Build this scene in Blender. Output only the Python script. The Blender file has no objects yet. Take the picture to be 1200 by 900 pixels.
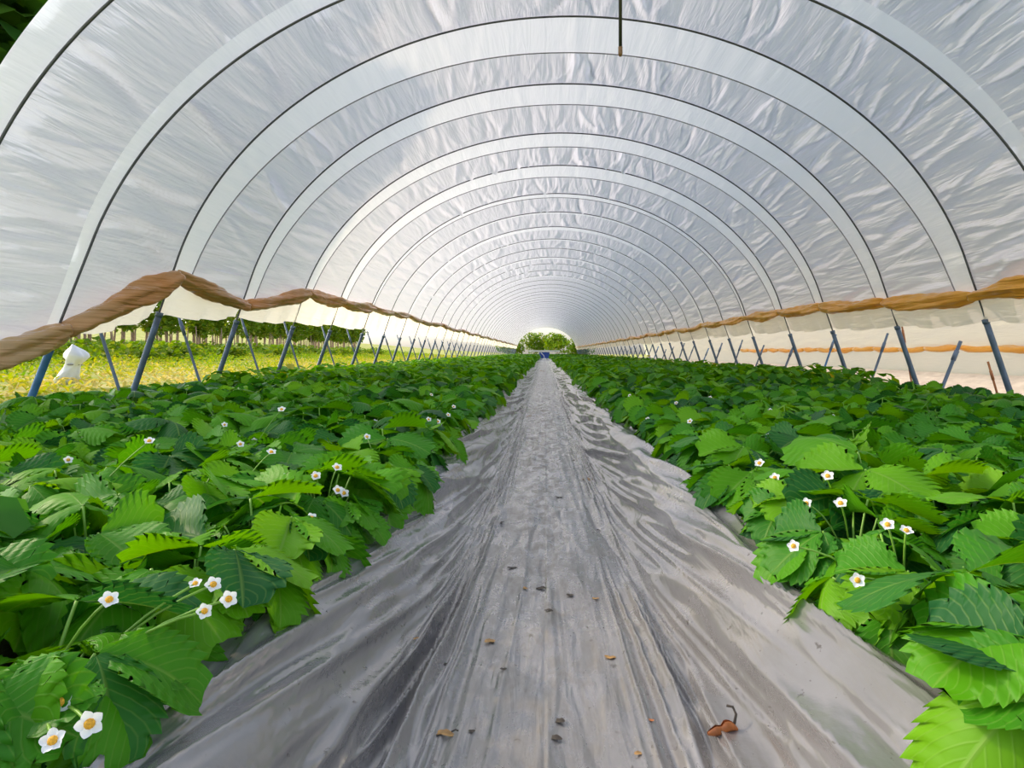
import bpy, math, random
import numpy as np
from mathutils import Matrix, Vector, Euler

# ------------------------------------------------------------------ camera, sky, sun, exposure
scene = bpy.context.scene
COL = scene.collection
PI = math.pi
R = math.radians

CAM_Z = 0.60                 # camera height over the path
H = 2.5                      # ridge height over the camera
XC = 0.08 * H                # tunnel axis is a little right of the camera
camd = bpy.data.cameras.new('camera')
camd.sensor_width = 36.0
camd.lens = 24.0             # 800 px focal length on a 1200 px frame
camd.shift_x = -38 / 1200
camd.shift_y = -37 / 1200
camd.clip_start = 0.02
camd.clip_end = 2000
cam = bpy.data.objects.new('camera', camd)
COL.objects.link(cam)
cam.location = (0, 0, CAM_Z)
cam.rotation_euler = (PI / 2, 0, 0)
scene.camera = cam

SUN_EL, SUN_AZ = R(34), R(-72)      # azimuth from +Y, negative = to the left
world = bpy.data.worlds.new('sky')
scene.world = world
world.use_nodes = True
wn = world.node_tree
wn.nodes.clear()
wo = wn.nodes.new('ShaderNodeOutputWorld')
wb = wn.nodes.new('ShaderNodeBackground')
ws = wn.nodes.new('ShaderNodeTexSky')
ws.sky_type = 'NISHITA'
ws.sun_disc = False
ws.sun_elevation = SUN_EL
ws.sun_rotation = SUN_AZ
ws.air_density = 1.0
ws.dust_density = 2.5
ws.ozone_density = 1.0
wb.inputs['Strength'].default_value = 0.60
whs = wn.nodes.new('ShaderNodeHueSaturation')       # hazy evening sky
whs.inputs['Saturation'].default_value = 0.55
wn.links.new(ws.outputs[0], whs.inputs['Color'])
wn.links.new(whs.outputs[0], wb.inputs['Color'])
wn.links.new(wb.outputs[0], wo.inputs['Surface'])

sund = bpy.data.lights.new('sun', 'SUN')
sund.energy = 3.3
sund.color = (1.0, 0.78, 0.52)
sund.angle = R(1.2)
sun = bpy.data.objects.new('sun', sund)
COL.objects.link(sun)
sdir = Vector((math.sin(SUN_AZ) * math.cos(SUN_EL), math.cos(SUN_AZ) * math.cos(SUN_EL), math.sin(SUN_EL)))
sun.rotation_euler = sdir.to_track_quat('Z', 'Y').to_euler()

vs = scene.view_settings
vs.view_transform = 'Standard'
vs.look = 'None'
vs.gamma = 1.0
vs.use_curve_mapping = False
vs.exposure = -0.58

rng = np.random.default_rng(11)
random.seed(11)

# ------------------------------------------------------------------ helpers
def mesh_from(name, verts, faces, mat=None, smooth=True, uv=None, attr=None):
    me = bpy.data.meshes.new(name)
    v = np.asarray(verts, dtype=np.float32).reshape(-1, 3)
    if isinstance(faces, np.ndarray):
        nf, k = faces.shape
        me.vertices.add(len(v)); me.vertices.foreach_set('co', v.ravel())
        me.loops.add(nf * k); me.loops.foreach_set('vertex_index', faces.astype(np.int32).ravel())
        me.polygons.add(nf)
        me.polygons.foreach_set('loop_start', np.arange(0, nf * k, k, dtype=np.int32))
        me.update(calc_edges=True)
        li = faces.ravel()
    else:
        me.from_pydata(v.tolist(), [], faces)
        me.update()
        li = np.array([i for f in faces for i in f], dtype=np.int64)
    if smooth:
        me.polygons.foreach_set('use_smooth', np.ones(len(me.polygons), dtype=bool))
    if uv is not None:
        l = me.uv_layers.new(name='UVMap')
        l.data.foreach_set('uv', np.asarray(uv, dtype=np.float32)[li].ravel())
    if attr is not None:
        a = me.attributes.new('rnd', 'FLOAT', 'POINT')
        a.data.foreach_set('value', np.asarray(attr, dtype=np.float32))
    if mat: me.materials.append(mat)
    me.validate()
    return me

def obj(name, me, parent=None, loc=None, rot=None, scale=None):
    o = bpy.data.objects.new(name, me)
    COL.objects.link(o)
    if parent is not None: o.parent = parent
    if loc is not None: o.location = loc
    if rot is not None: o.rotation_euler = rot
    if scale is not None: o.scale = (scale,) * 3 if isinstance(scale, (int, float)) else scale
    return o

def tag(o, label=None, cat=None, group=None, kind=None):
    if label: o['label'] = label
    if cat: o['category'] = cat
    if group: o['group'] = group
    if kind: o['kind'] = kind
    return o

def grid_faces(nr, nc, closed=False):
    """quads of a (nr x nc) vertex grid, row major; closed joins the last column to the first"""
    r = np.arange(nr - 1)[:, None]
    c = np.arange(nc if closed else nc - 1)[None, :]
    c2 = (c + 1) % nc
    a = r * nc + c; b = r * nc + c2; d = (r + 1) * nc + c2; e = (r + 1) * nc + c
    return np.stack([a, b, d, e], -1).reshape(-1, 4)

def tube(pts, rad, n=8, caps=True, lump=None):
    """tube along pts; rad scalar or list. returns verts, faces(list)"""
    P = [Vector(p) for p in pts]
    m = len(P)
    rad = [rad] * m if isinstance(rad, (int, float)) else list(rad)
    vs_, fs = [], []
    up = Vector((0, 0, 1))
    prev = None
    for i in range(m):
        t = (P[min(i + 1, m - 1)] - P[max(i - 1, 0)]).normalized()
        if prev is None:
            a = up if abs(t.z) < 0.9 else Vector((1, 0, 0))
            u = t.cross(a).normalized()
        else:
            u = (prev - t * prev.dot(t)).normalized()
        prev = u
        w = t.cross(u)
        for k in range(n):
            ph = 2 * PI * k / n
            rr = rad[i] * (lump(i / (m - 1), ph) if lump else 1)
            vs_.append(P[i] + (u * math.cos(ph) + w * math.sin(ph)) * rr)
    for i in range(m - 1):
        for k in range(n):
            k2 = (k + 1) % n
            fs.append((i * n + k, i * n + k2, (i + 1) * n + k2, (i + 1) * n + k))
    if caps:
        fs.append(tuple(range(n - 1, -1, -1)))
        fs.append(tuple((m - 1) * n + k for k in range(n)))
    return [tuple(v) for v in vs_], fs

def join(*vf):
    V, F = [], []
    for v, f in vf:
        o = len(V)
        V += list(v); F += [tuple(i + o for i in q) for q in f]
    return V, F

def box(x0, x1, y0, y1, z0, z1, bev=0.0):
    b = bev
    if b <= 0:
        V = [(x, y, z) for z in (z0, z1) for y in (y0, y1) for x in (x0, x1)]
        return V, [(0, 2, 3, 1), (4, 5, 7, 6), (0, 1, 5, 4), (1, 3, 7, 5), (3, 2, 6, 7), (2, 0, 4, 6)]
    ring = [(x0 + b, y0), (x1 - b, y0), (x1, y0 + b), (x1, y1 - b), (x1 - b, y1), (x0 + b, y1), (x0, y1 - b), (x0, y0 + b)]
    V = [(x, y, z0) for x, y in ring] + [(x, y, z1) for x, y in ring]
    F = [tuple(range(7, -1, -1)), tuple(range(8, 16))] + [(k, (k + 1) % 8, 8 + (k + 1) % 8, 8 + k) for k in range(8)]
    return V, F

ORD = ['first', 'second', 'third', 'fourth', 'fifth', 'sixth', 'seventh', 'eighth', 'ninth', 'tenth', 'eleventh',
       'twelfth', 'thirteenth', 'fourteenth', 'fifteenth', 'sixteenth', 'seventeenth', 'eighteenth', 'nineteenth', 'twentieth']

# ------------------------------------------------------------------ materials
class NT:
    def __init__(s, name):
        s.m = bpy.data.materials.new(name); s.m.use_nodes = True
        s.t = s.m.node_tree; s.t.nodes.clear()
        s.out = s.n('ShaderNodeOutputMaterial')
    def n(s, ty, **kw):
        nd = s.t.nodes.new(ty)
        for k, v in kw.items():
            if k == 'ins':
                for i, val in v.items():
                    if hasattr(val, 'is_linked') or isinstance(val, bpy.types.NodeSocket): s.t.links.new(val, nd.inputs[i])
                    else: nd.inputs[i].default_value = val
            else: setattr(nd, k, v)
        return nd
    def math(s, op, a, b=0.0, c=0.0, clamp=False):
        return s.n('ShaderNodeMath', operation=op, use_clamp=clamp, ins={0: a, 1: b, 2: c}).outputs[0]
    def mix(s, f, a, b):
        return s.n('ShaderNodeMix', data_type='RGBA', ins={0: f, 6: a, 7: b}).outputs[2]
    def ramp(s, f, stops):
        r = s.n('ShaderNodeValToRGB', ins={0: f})
        e = r.color_ramp.elements
        while len(e) < len(stops): e.new(0.5)
        for i, (p, c) in enumerate(stops):
            e[i].position = p; e[i].color = c if len(c) == 4 else (*c, 1)
        return r.outputs[0]
    def noise(s, vec, scale, detail=3, rough=0.5, dist=0.0):
        return s.n('ShaderNodeTexNoise', ins={'Vector': vec, 'Scale': scale, 'Detail': detail, 'Roughness': rough, 'Distortion': dist}).outputs[0]
    def scalev(s, vec, sc, loc=(0, 0, 0)):
        return s.n('ShaderNodeMapping', ins={0: vec, 1: loc, 3: sc}).outputs[0]
    def done(s, shader):
        s.t.links.new(shader, s.out.inputs[0]); return s.m
    def bump(s, h, strength=0.3, dist=0.01):
        return s.n('ShaderNodeBump', ins={'Strength': strength, 'Distance': dist, 'Height': h}).outputs[0]
    def princ(s, **kw):
        return s.n('ShaderNodeBsdfPrincipled', ins={k.replace('_', ' '): v for k, v in kw.items()}).outputs[0]

def C(r, g, b): return (r, g, b, 1.0)
def srgb(r, g, b):
    f = lambda c: (c / 255 / 12.92) if c / 255 <= 0.04045 else ((c / 255 + 0.055) / 1.055) ** 2.4
    return (f(r), f(g), f(b), 1.0)

def simple(name, col, rough=0.6, metal=0.0, var=0.15, scale=30, spec=0.5):
    t = NT(name)
    co = t.n('ShaderNodeTexCoord').outputs['Object']
    nz = t.noise(co, scale, 4)
    dark = tuple(c * (1 - var) for c in col[:3]) + (1,)
    lite = tuple(min(1, c * (1 + var)) for c in col[:3]) + (1,)
    c = t.ramp(nz, [(0.3, dark), (0.7, lite)])
    b = t.bump(nz, 0.15, 0.004)
    return t.done(t.princ(Base_Color=c, Roughness=rough, Metallic=metal, Normal=b, Specular_IOR_Level=spec))

def film_mat(name, col, trans, tr_col, crease=1.0, rough=0.4, spec=0.3, stain_glow=None):
    """thin polythene: diffuse + translucent, creases by bump, uv = metres round the arch / along the tunnel"""
    t = NT(name)
    uv = t.n('ShaderNodeUVMap').outputs[0]
    v1 = t.scalev(uv, (9.0, 0.9, 1))
    v2 = t.scalev(uv, (34.0, 2.2, 1))
    n1 = t.noise(v1, 1.0, 3, 0.55, 0.6)
    n2 = t.noise(v2, 1.0, 2, 0.5, 0.4)
    h = t.math('ADD', t.math('MULTIPLY', t.math('ABSOLUTE', t.math('SUBTRACT', n1, 0.5)), -1.6), t.math('MULTIPLY', n2, 0.35))
    b = t.bump(h, 0.5 * crease, 0.03)
    big = t.noise(t.scalev(uv, (0.9, 0.5, 1)), 1.0, 4)
    c = t.mix(t.ramp(big, [(0.35, (0, 0, 0)), (0.7, (1, 1, 1))]), tuple(x * 0.93 for x in col[:3]) + (1,), col)
    spk = t.ramp(t.noise(t.scalev(uv, (7, 7, 1)), 1.0, 1), [(0.78, (0, 0, 0)), (0.82, (1, 1, 1))])
    c = t.mix(t.math('MULTIPLY', spk, 0.25), c, C(0.25, 0.22, 0.2))
    if stain_glow:
        c = t.mix(t.ramp(big, [(0.4, (0, 0, 0)), (0.75, (1, 1, 1))]), c, stain_glow)  # noise blotches: film discolouring, and painted backlit glow on the left roll
    d = t.n('ShaderNodeBsdfDiffuse', ins={'Color': c, 'Normal': b}).outputs[0]
    tr = t.n('ShaderNodeBsdfTranslucent', ins={'Color': tr_col, 'Normal': b}).outputs[0]
    m = t.n('ShaderNodeMixShader', ins={0: trans, 1: d, 2: tr}).outputs[0]
    g = t.n('ShaderNodeBsdfGlossy', ins={'Color': C(1, 1, 1), 'Roughness': rough, 'Normal': b}).outputs[0]
    lw = t.n('ShaderNodeFresnel', ins={'IOR': 1.35, 'Normal': b}).outputs[0]
    return t.done(t.n('ShaderNodeMixShader', ins={0: t.math('MULTIPLY', lw, spec), 1: m, 2: g}).outputs[0])

M = {}
M['film'] = film_mat('clear_film', C(0.735, 0.73, 0.79), 0.50, C(0.79, 0.79, 0.86), 1.5, 0.35, 0.28)
M['strip'] = film_mat('white_film', C(0.93, 0.93, 0.96), 0.55, C(0.95, 0.96, 1.0), 0.5)
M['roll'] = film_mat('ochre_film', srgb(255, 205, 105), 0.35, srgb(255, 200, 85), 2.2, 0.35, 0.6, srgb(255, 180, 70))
M['roll_shaded'] = film_mat('shaded_brown_film', srgb(205, 185, 145), 0.35, srgb(235, 190, 110), 2.2, 0.35, 0.6, srgb(215, 130, 45))  # left roll: shade put into the browner colour, backlit glow into the orange blotches
M['flap'] = film_mat('cream_film', srgb(246, 238, 224), 0.6, srgb(250, 240, 220), 0.9, 0.4, 0.3, srgb(246, 234, 214))
M['steel'] = simple('dark_steel', C(0.11, 0.11, 0.12), 0.45, 0.6, 0.25, 12)
M['leg'] = simple('blue_grey_post', C(0.10, 0.14, 0.20), 0.5, 0.3, 0.3, 9)
M['leg_blue'] = simple('blue_post', C(0.05, 0.16, 0.33), 0.5, 0.1, 0.3, 9)
M['rust'] = simple('rusty_post', C(0.42, 0.16, 0.06), 0.7, 0.1, 0.3, 9)
M['cord'] = simple('grey_cord', C(0.28, 0.27, 0.29), 0.7)
M['tube'] = simple('black_tube', C(0.018, 0.020, 0.008), 0.4)
M['brass'] = simple('brown_end', C(0.18, 0.09, 0.02), 0.4)
M['petal'] = NT('white_petal')
_t = M['petal']
_d = _t.princ(Base_Color=C(0.90, 0.92, 0.93), Roughness=0.55)
_tr = _t.n('ShaderNodeBsdfTranslucent', ins={'Color': C(0.9, 0.92, 0.9)}).outputs[0]
M['petal'] = _t.done(_t.n('ShaderNodeMixShader', ins={0: 0.25, 1: _d, 2: _tr}).outputs[0])
M['pollen'] = simple('yellow_centre', C(0.75, 0.36, 0.02), 0.7, 0, 0.4, 300)
M['stalk'] = simple('green_stalk', C(0.16, 0.33, 0.03), 0.5, 0, 0.25, 40)
M['white_sack'] = simple('white_sack', C(0.80, 0.82, 0.86), 0.4, 0, 0.05, 8)
M['blue_cart'] = simple('blue_paint', C(0.03, 0.09, 0.45), 0.4, 0, 0.1, 6)
M['white_paint'] = simple('white_paint', C(0.8, 0.82, 0.84), 0.4, 0, 0.05, 6)
M['rubber'] = simple('black_rubber', C(0.02, 0.02, 0.02), 0.7)
M['bark'] = simple('grey_bark', C(0.40, 0.27, 0.20), 0.9, 0, 0.35, 10)
M['dry_leaf'] = simple('dry_brown_leaf', C(0.42, 0.13, 0.03), 0.45, 0, 0.5, 60)
M['dry_leaf2'] = simple('dry_ochre_leaf', C(0.34, 0.19, 0.06), 0.6, 0, 0.5, 60)
M['crumb'] = simple('dark_crumb', C(0.05, 0.04, 0.03), 0.8, 0, 0.4, 90)

def leaf_mat(name, stops, src='object', veins=True, rough=0.46, tl=0.38):
    t = NT(name)
    if src == 'object': rnd = t.n('ShaderNodeObjectInfo').outputs['Random']
    else: rnd = t.n('ShaderNodeAttribute', attribute_name='rnd').outputs['Fac']
    base = t.ramp(rnd, stops)
    co = t.n('ShaderNodeTexCoord').outputs['Object']
    nz = t.noise(co, 22.0, 3)
    base = t.mix(t.math('MULTIPLY', nz, 0.35), base, C(0.05, 0.21, 0.006))
    nrm = None
    if veins:
        uv = t.n('ShaderNodeUVMap').outputs[0]
        sp = t.n('ShaderNodeSeparateXYZ', ins={0: uv})
        au = t.math('ABSOLUTE', sp.outputs[0])
        ph = t.math('SUBTRACT', t.math('MULTIPLY', sp.outputs[1], 9.0), t.math('MULTIPLY', au, 4.0))
        w = t.math('ABSOLUTE', t.math('SUBTRACT', t.math('FRACT', ph), 0.5))       # 0 at vein
        vein = t.math('SUBTRACT', 1.0, t.math('MULTIPLY', w, 7.0), clamp=True)
        mid = t.math('SUBTRACT', 1.0, t.math('MULTIPLY', au, 16.0), clamp=True)
        vv = t.math('MAXIMUM', t.math('MULTIPLY', vein, 0.45), mid)
        base = t.mix(t.math('MULTIPLY', vv, 0.5), base, C(0.26, 0.42, 0.08))
        hh = t.math('ADD', t.math('MULTIPLY', vv, -1.0), t.math('MULTIPLY', nz, 0.3))
        nrm = t.bump(hh, 0.35, 0.002)
    kw = dict(Base_Color=base, Roughness=rough, Specular_IOR_Level=0.2)
    if nrm is not None: kw['Normal'] = nrm
    p = t.princ(**kw)
    hs = t.n('ShaderNodeHueSaturation', ins={'Hue': 0.485, 'Saturation': 1.1, 'Value': 1.3, 'Color': base}).outputs[0]
    tr = t.n('ShaderNodeBsdfTranslucent', ins={'Color': hs}).outputs[0]
    return t.done(t.n('ShaderNodeMixShader', ins={0: tl, 1: p, 2: tr}).outputs[0])

LEAF = [(0.0, (0.012, 0.090, 0.032)), (0.22, (0.030, 0.185, 0.014)), (0.5, (0.072, 0.300, 0.005)), (0.85, (0.115, 0.36, 0.003)), (1.0, (0.18, 0.43, 0.003))]
LEAFS = [(0.0, (0.028, 0.14, 0.012)), (0.35, (0.06, 0.24, 0.008)), (0.7, (0.12, 0.34, 0.006)), (0.90, (0.20, 0.42, 0.006)), (0.97, (0.45, 0.42, 0.02)), (1.0, (0.55, 0.45, 0.03))]
M['leaf'] = leaf_mat('strawberry_leaf', LEAF)
M['leaf_far'] = leaf_mat('strawberry_leaf_far', LEAFS, 'attr', veins=False, rough=0.45)
M['grass'] = leaf_mat('field_grass', [(0.0, (0.14, 0.32, 0.02)), (0.4, (0.30, 0.42, 0.02)), (0.7, (0.58, 0.52, 0.05)), (1.0, (0.78, 0.62, 0.22))], 'attr', veins=False, rough=0.6)
M['hedge'] = leaf_mat('hedge_leaf', [(0.0, (0.08, 0.19, 0.02)), (0.5, (0.22, 0.33, 0.03)), (1.0, (0.46, 0.46, 0.07))], 'attr', veins=False, rough=0.6)
M['tree_leaf'] = leaf_mat('tree_leaf', [(0.0, (0.02, 0.07, 0.01)), (0.5, (0.05, 0.13, 0.015)), (1.0, (0.10, 0.20, 0.02))], 'attr', veins=False, rough=0.6)
M['bush_leaf'] = leaf_mat('bush_leaf', [(0.0, (0.08, 0.20, 0.02)), (0.5, (0.20, 0.34, 0.02)), (1.0, (0.45, 0.45, 0.04))], 'attr', veins=False, rough=0.6)

def path_mat():
    t = NT('grey_path_film')
    g = t.n('ShaderNodeTexCoord').outputs['Object']
    uv = t.n('ShaderNodeUVMap').outputs[0]
    n1 = t.noise(t.scalev(g, (3, 1.2, 3)), 1.0, 5, 0.6)
    c = t.ramp(n1, [(0.3, (0.24, 0.228, 0.22)), (0.55, (0.33, 0.32, 0.32)), (0.8, (0.42, 0.41, 0.425))])
    # trodden dirt along the middle of the floor
    sp = t.n('ShaderNodeSeparateXYZ', ins={0: g})
    mid = t.math('SUBTRACT', 1.0, t.math('MULTIPLY', t.math('ABSOLUTE', sp.outputs[0]), 3.2), clamp=True)
    dn = t.ramp(t.noise(t.scalev(g, (26, 11, 26)), 1.0, 5, 0.65, 0.4), [(0.44, (0, 0, 0)), (0.66, (1, 1, 1))])
    c = t.mix(t.math('MULTIPLY', t.math('MULTIPLY', mid, dn), 0.85), c, C(0.24, 0.215, 0.18))
    spk = t.ramp(t.noise(t.scalev(g, (60, 45, 60)), 1.0, 3, 0.6), [(0.66, (0, 0, 0)), (0.72, (1, 1, 1))])
    c = t.mix(t.math('MULTIPLY', spk, 0.7), c, C(0.10, 0.085, 0.07))
    h1 = t.noise(t.scalev(uv, (30, 3.0, 1)), 1.0, 3, 0.5, 0.5)
    h2 = t.noise(t.scalev(g, (40, 30, 40)), 1.0, 3)
    h = t.math('ADD', t.math('MULTIPLY', h1, 1.0), t.math('MULTIPLY', h2, 0.25))
    b = t.bump(h, 0.55, 0.012)
    rg = t.math('ADD', 0.22, t.math('MULTIPLY', t.math('MULTIPLY', mid, dn), 0.45))
    return t.done(t.princ(Base_Color=c, Roughness=rg, Normal=b, Metallic=0.55, IOR=1.6, Specular_IOR_Level=0.8))
M['path'] = path_mat()

def soil_mat(name, stops, sc=9.0, stren=0.6):
    t = NT(name)
    g = t.n('ShaderNodeTexCoord').outputs['Object']
    n = t.noise(g, sc, 6, 0.65)
    c = t.ramp(n, stops)
    b = t.bump(n, stren, 0.03)
    return t.done(t.princ(Base_Color=c, Roughness=0.9, Normal=b, Specular_IOR_Level=0.2))
M['soil'] = soil_mat('dark_soil', [(0.3, (0.020, 0.018, 0.012)), (0.55, (0.055, 0.050, 0.030)), (0.75, (0.13, 0.13, 0.08))], 22)
M['ground'] = soil_mat('straw_ground', [(0.25, (0.10, 0.20, 0.02)), (0.45, (0.28, 0.33, 0.04)), (0.6, (0.48, 0.42, 0.14)), (0.8, (0.62, 0.52, 0.26))], 0.9)
M['mulch'] = soil_mat('pale_mulch_film', [(0.3, (0.60, 0.54, 0.52)), (0.6, (0.78, 0.72, 0.68)), (0.8, (0.85, 0.80, 0.75))], 3.0, 0.8)

# ------------------------------------------------------------------ arch profile
def build_profile():
    pts = []
    for t in np.linspace(-CAM_Z / H, 0.3, 60, endpoint=False):
        pts.append((1.22 * math.sqrt(1 - 0.09) + (0.3 - t) * 0.34, t))
    th0 = math.asin(0.3)
    for th in np.linspace(th0, PI / 2, 160):
        pts.append((1.22 * math.cos(th), math.sin(th)))
    right = np.array(pts[::-1])                      # apex -> right foot
    left = right[1:].copy(); left[:, 0] *= -1
    P = np.concatenate([left[::-1], right])
    P = np.stack([P[:, 0] * H, P[:, 1] * H + CAM_Z], 1)
    d = np.r_[0, np.cumsum(np.hypot(*np.diff(P, axis=0).T))]
    return P, d - d[-1] / 2
PROF, PS = build_profile()
LS = PS[-1]
def arc(s):
    return np.interp(s, PS, PROF[:, 0]), np.interp(s, PS, PROF[:, 1])
def arc_n(s):
    """inward normal"""
    e = 0.02
    x0, z0 = arc(s - e); x1, z1 = arc(s + e)
    tx, tz = x1 - x0, z1 - z0
    l = np.hypot(tx, tz) + 1e-9
    return tz / l, -tx / l
def s_of_t(t, side):
    """arc position of height t (in H over the camera), side -1 left / +1 right"""
    half = PROF[len(PROF) // 2:]
    return side * float(np.interp(-(t * H + CAM_Z), -half[:, 1], PS[len(PS) // 2:]))

# hoops: depth, strip before, strip after, left roll, right roll, left flap, right flap (heights in H)
HOOPS = [
    (3.24, 0.34, 0.0, -0.030, 0.200, -0.055, 0.105),
    (4.26, 0.23, 0.0, 0.060, 0.190, 0.035, 0.100),
    (5.06, 0.0, 0.62, 0.235, 0.172, 0.114, 0.092),
    (6.33, 0.0, 0.54, 0.180, 0.193, 0.130, 0.100),
    (7.75, 0.0, 0.53, 0.278, 0.213, 0.140, 0.112),
    (9.09, 0.0, 0.62, 0.272, 0.220, 0.150, 0.120),
    (10.7, 0.0, 0.30, 0.284, 0.222, 0.150, 0.125),
]
y = 12.1
k = 0
while y < 70:
    HOOPS.append((y, 0.0, [0.20, 0.42, 0.24, 0.16, 0.38, 0.22][k % 6], 0.285 + 0.012 * math.sin(k * 1.9), 0.215 + 0.012 * math.sin(k * 2.3),
                  0.165 + 0.008 * math.sin(k * 1.3), 0.120 + 0.01 * math.sin(k * 1.7)))
    y += 1.42 + 0.1 * math.sin(k * 2.7); k += 1
Y_FRONT, Y_END = 2.90, HOOPS[-1][0]

LEAN2 = 0.24                 # the second hoop leans: its feet stand nearer the camera
def hoop_y(i, s):
    if i != 1: return HOOPS[i][0] + 0 * s
    return HOOPS[i][0] - LEAN2 * (1 - arc(s)[1] / (H + CAM_Z))

# ------------------------------------------------------------------ ground, beds and path
def ground_z(x):
    return np.where(x < -5, 0.05 * (-x - 5), 0.0) + np.where(x < -30, 0.03 * (-x - 30), 0)
gx = np.r_[np.linspace(-120, -34, 12), np.linspace(-30, -4.1, 40), np.linspace(-3.6, 60, 30)]
gy = np.linspace(-40, 220, 60)
GX, GY = np.meshgrid(gx, gy)
GZ = ground_z(GX) - 0.02 + rng.normal(0, 0.02, GX.shape) * (GX < -5)
inside = (GX > -3.9) & (GX < 4)
GZ = np.where(inside, -0.06, GZ)
ground = obj('ground', mesh_from('ground', np.stack([GX, GY, GZ], -1), grid_faces(len(gy), len(gx)), M['ground']))
tag(ground, 'straw and yellow-green field ground around the tunnel', kind='structure')

def prof_z(x):
    a = np.abs(x)
    u = np.clip((a - 0.235) / (0.425 - 0.235), 0, 1)
    return 0.175 * (u * u * (3 - 2 * u))
def path_center(y): return 0.012 * np.sin(y * 0.5) * np.clip(y / 6, 0, 1)

def make_path():
    ys = [0.30]
    while ys[-1] < Y_END + 1: ys.append(ys[-1] + max(0.0065, 0.0075 * ys[-1]))
    ys = np.array(ys)
    xs = np.linspace(-0.475, 0.475, 341)
    X, Y = np.meshgrid(xs, ys)
    Z = prof_z(X)
    r = np.random.default_rng(5)
    D = np.zeros_like(Z)
    ridges = []
    for side in (-1, 1):
        for i in range(90):
            y0 = 0.45 + 9.5 * r.random() ** 1.7
            x0 = side * r.uniform(0.19, 0.42)
            L = r.uniform(0.18, 0.62) * (1 + 0.08 * y0)
            sl = -side * r.uniform(0.0, 0.12)            # runs up the bank as it comes nearer
            w = r.choice([0.005, 0.007, 0.010, 0.015], p=[0.3, 0.35, 0.25, 0.10])
            a = w * r.uniform(0.8, 1.5) * r.choice([1, -0.9], p=[0.62, 0.38])
            ridges.append((x0, y0, L, sl, w, a))
    for i in range(170):
        y0 = 0.45 + 9.0 * r.random() ** 1.6
        x0 = r.uniform(-0.24, 0.24)
        L = r.uniform(0.12, 0.5)
        w = r.choice([0.003, 0.005, 0.008])
        ridges.append((x0, y0, L, -np.sign(x0) * r.uniform(0, 0.10), w, w * r.uniform(0.2, 0.6) * r.choice([1, -1])))
    def vnoise(a, b, seed):
        tab = np.random.default_rng(seed).random((64, 256))
        ia = np.floor(a).astype(int); ib = np.floor(b).astype(int)
        fa = a - ia; fb = b - ib
        fa = fa * fa * (3 - 2 * fa); fb = fb * fb * (3 - 2 * fb)
        g = lambda i, j: tab[i % 64, j % 256]
        return (g(ia, ib) * (1 - fa) + g(ia + 1, ib) * fa) * (1 - fb) + (g(ia, ib + 1) * (1 - fa) + g(ia + 1, ib + 1) * fa) * fb
    bank = np.clip((np.abs(X) - 0.13) / 0.10, 0, 1)
    for (fx_, fy_, amp, sl_, sd) in ((15.0, 0.8, 0.032, 0.06, 1), (30.0, 1.1, 0.024, 0.08, 2), (64.0, 1.7, 0.008, 0.06, 3)):
        Yw = 3.2 * np.log1p(Y / 3.2) * 1.6                      # folds grow longer with distance down the path
        p_ = np.abs(X) + sl_ * Yw * (0.3 + 0.9 * bank) + 0.012 * np.sin(Yw * 1.3 + np.sign(X) * 2)
        nz_ = vnoise(p_ * fx_ + 40 * (X > 0), Yw * fy_ + 13 * (X > 0), sd)
        rid = 1 - np.abs(2 * nz_ - 1)
        gate = np.clip(vnoise(p_ * 7 + 9, Yw * 1.1 + 5, sd + 20) * 2.6 - 0.6, 0, 1)
        D += 1.25 * amp * (rid ** 2.2 - 0.3) * gate * (0.16 + 0.84 * bank) / (1 + Y * 0.05)
    for x0, y0, L, sl, w, a in ridges:
        j0, j1 = np.searchsorted(ys, [y0 - L, y0 + L])
        if j1 - j0 < 3: continue
        yy = Y[j0:j1]; xx = X[j0:j1]
        q = (yy - y0) / L
        px = xx - (x0 + sl * (yy - y0) + 0.018 * np.sin(q * 2.2 + x0 * 50))
        ww = w * (1 + 0.06 * y0)
        lo_ = ww * (1.0 if (int(x0 * 1e4) % 2) else 2.6); hi_ = ww * (2.6 if (int(x0 * 1e4) % 2) else 1.0)
        prof = np.where(px > 0, np.exp(-np.abs(px / hi_) ** 1.3), np.exp(-np.abs(px / lo_) ** 1.3))
        D[j0:j1] += a * prof * np.clip(1 - q * q, 0, 1) ** 1.3
    D += 0.003 * np.sin(X * 40 + Y * 3) * np.sin(Y * 7.3 + X * 9) + 0.002 * np.sin(Y * 23 + 5 * X)
    # cross rolls of loose film on the left floor
    D += 0.006 * np.exp(-((Y - 2.35 - 0.8 * (X + 0.1)) / 0.025) ** 2) * (X < 0.05)
    D = np.clip(D, -0.03, 0.04)
    sx = np.gradient(prof_z(xs), xs)[None, :]
    nl_ = np.sqrt(1 + sx * sx)
    Xd = X - D * sx / nl_
    Z = Z + D / nl_ + 0.014
    edge = np.abs(X) > 0.465
    Z = np.where(edge, Z - 0.012, Z)
    V = np.stack([Xd + path_center(Y), Y, Z], -1)
    U = np.stack([X, Y], -1).reshape(-1, 2)
    return mesh_from('floor', V, grid_faces(len(ys), len(xs)), M['path'], uv=U), (xs, ys, Z)
me, (pxs, pys, PZ) = make_path()
floor = tag(obj('floor', me), 'grey wrinkled plastic film laid along the path between the beds', kind='structure')
def path_z(x, y):
    j = min(np.searchsorted(pys, y), len(pys) - 1); i = min(np.searchsorted(pxs, x - path_center(y)), len(pxs) - 1)
    return float(PZ[j, i])

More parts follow.
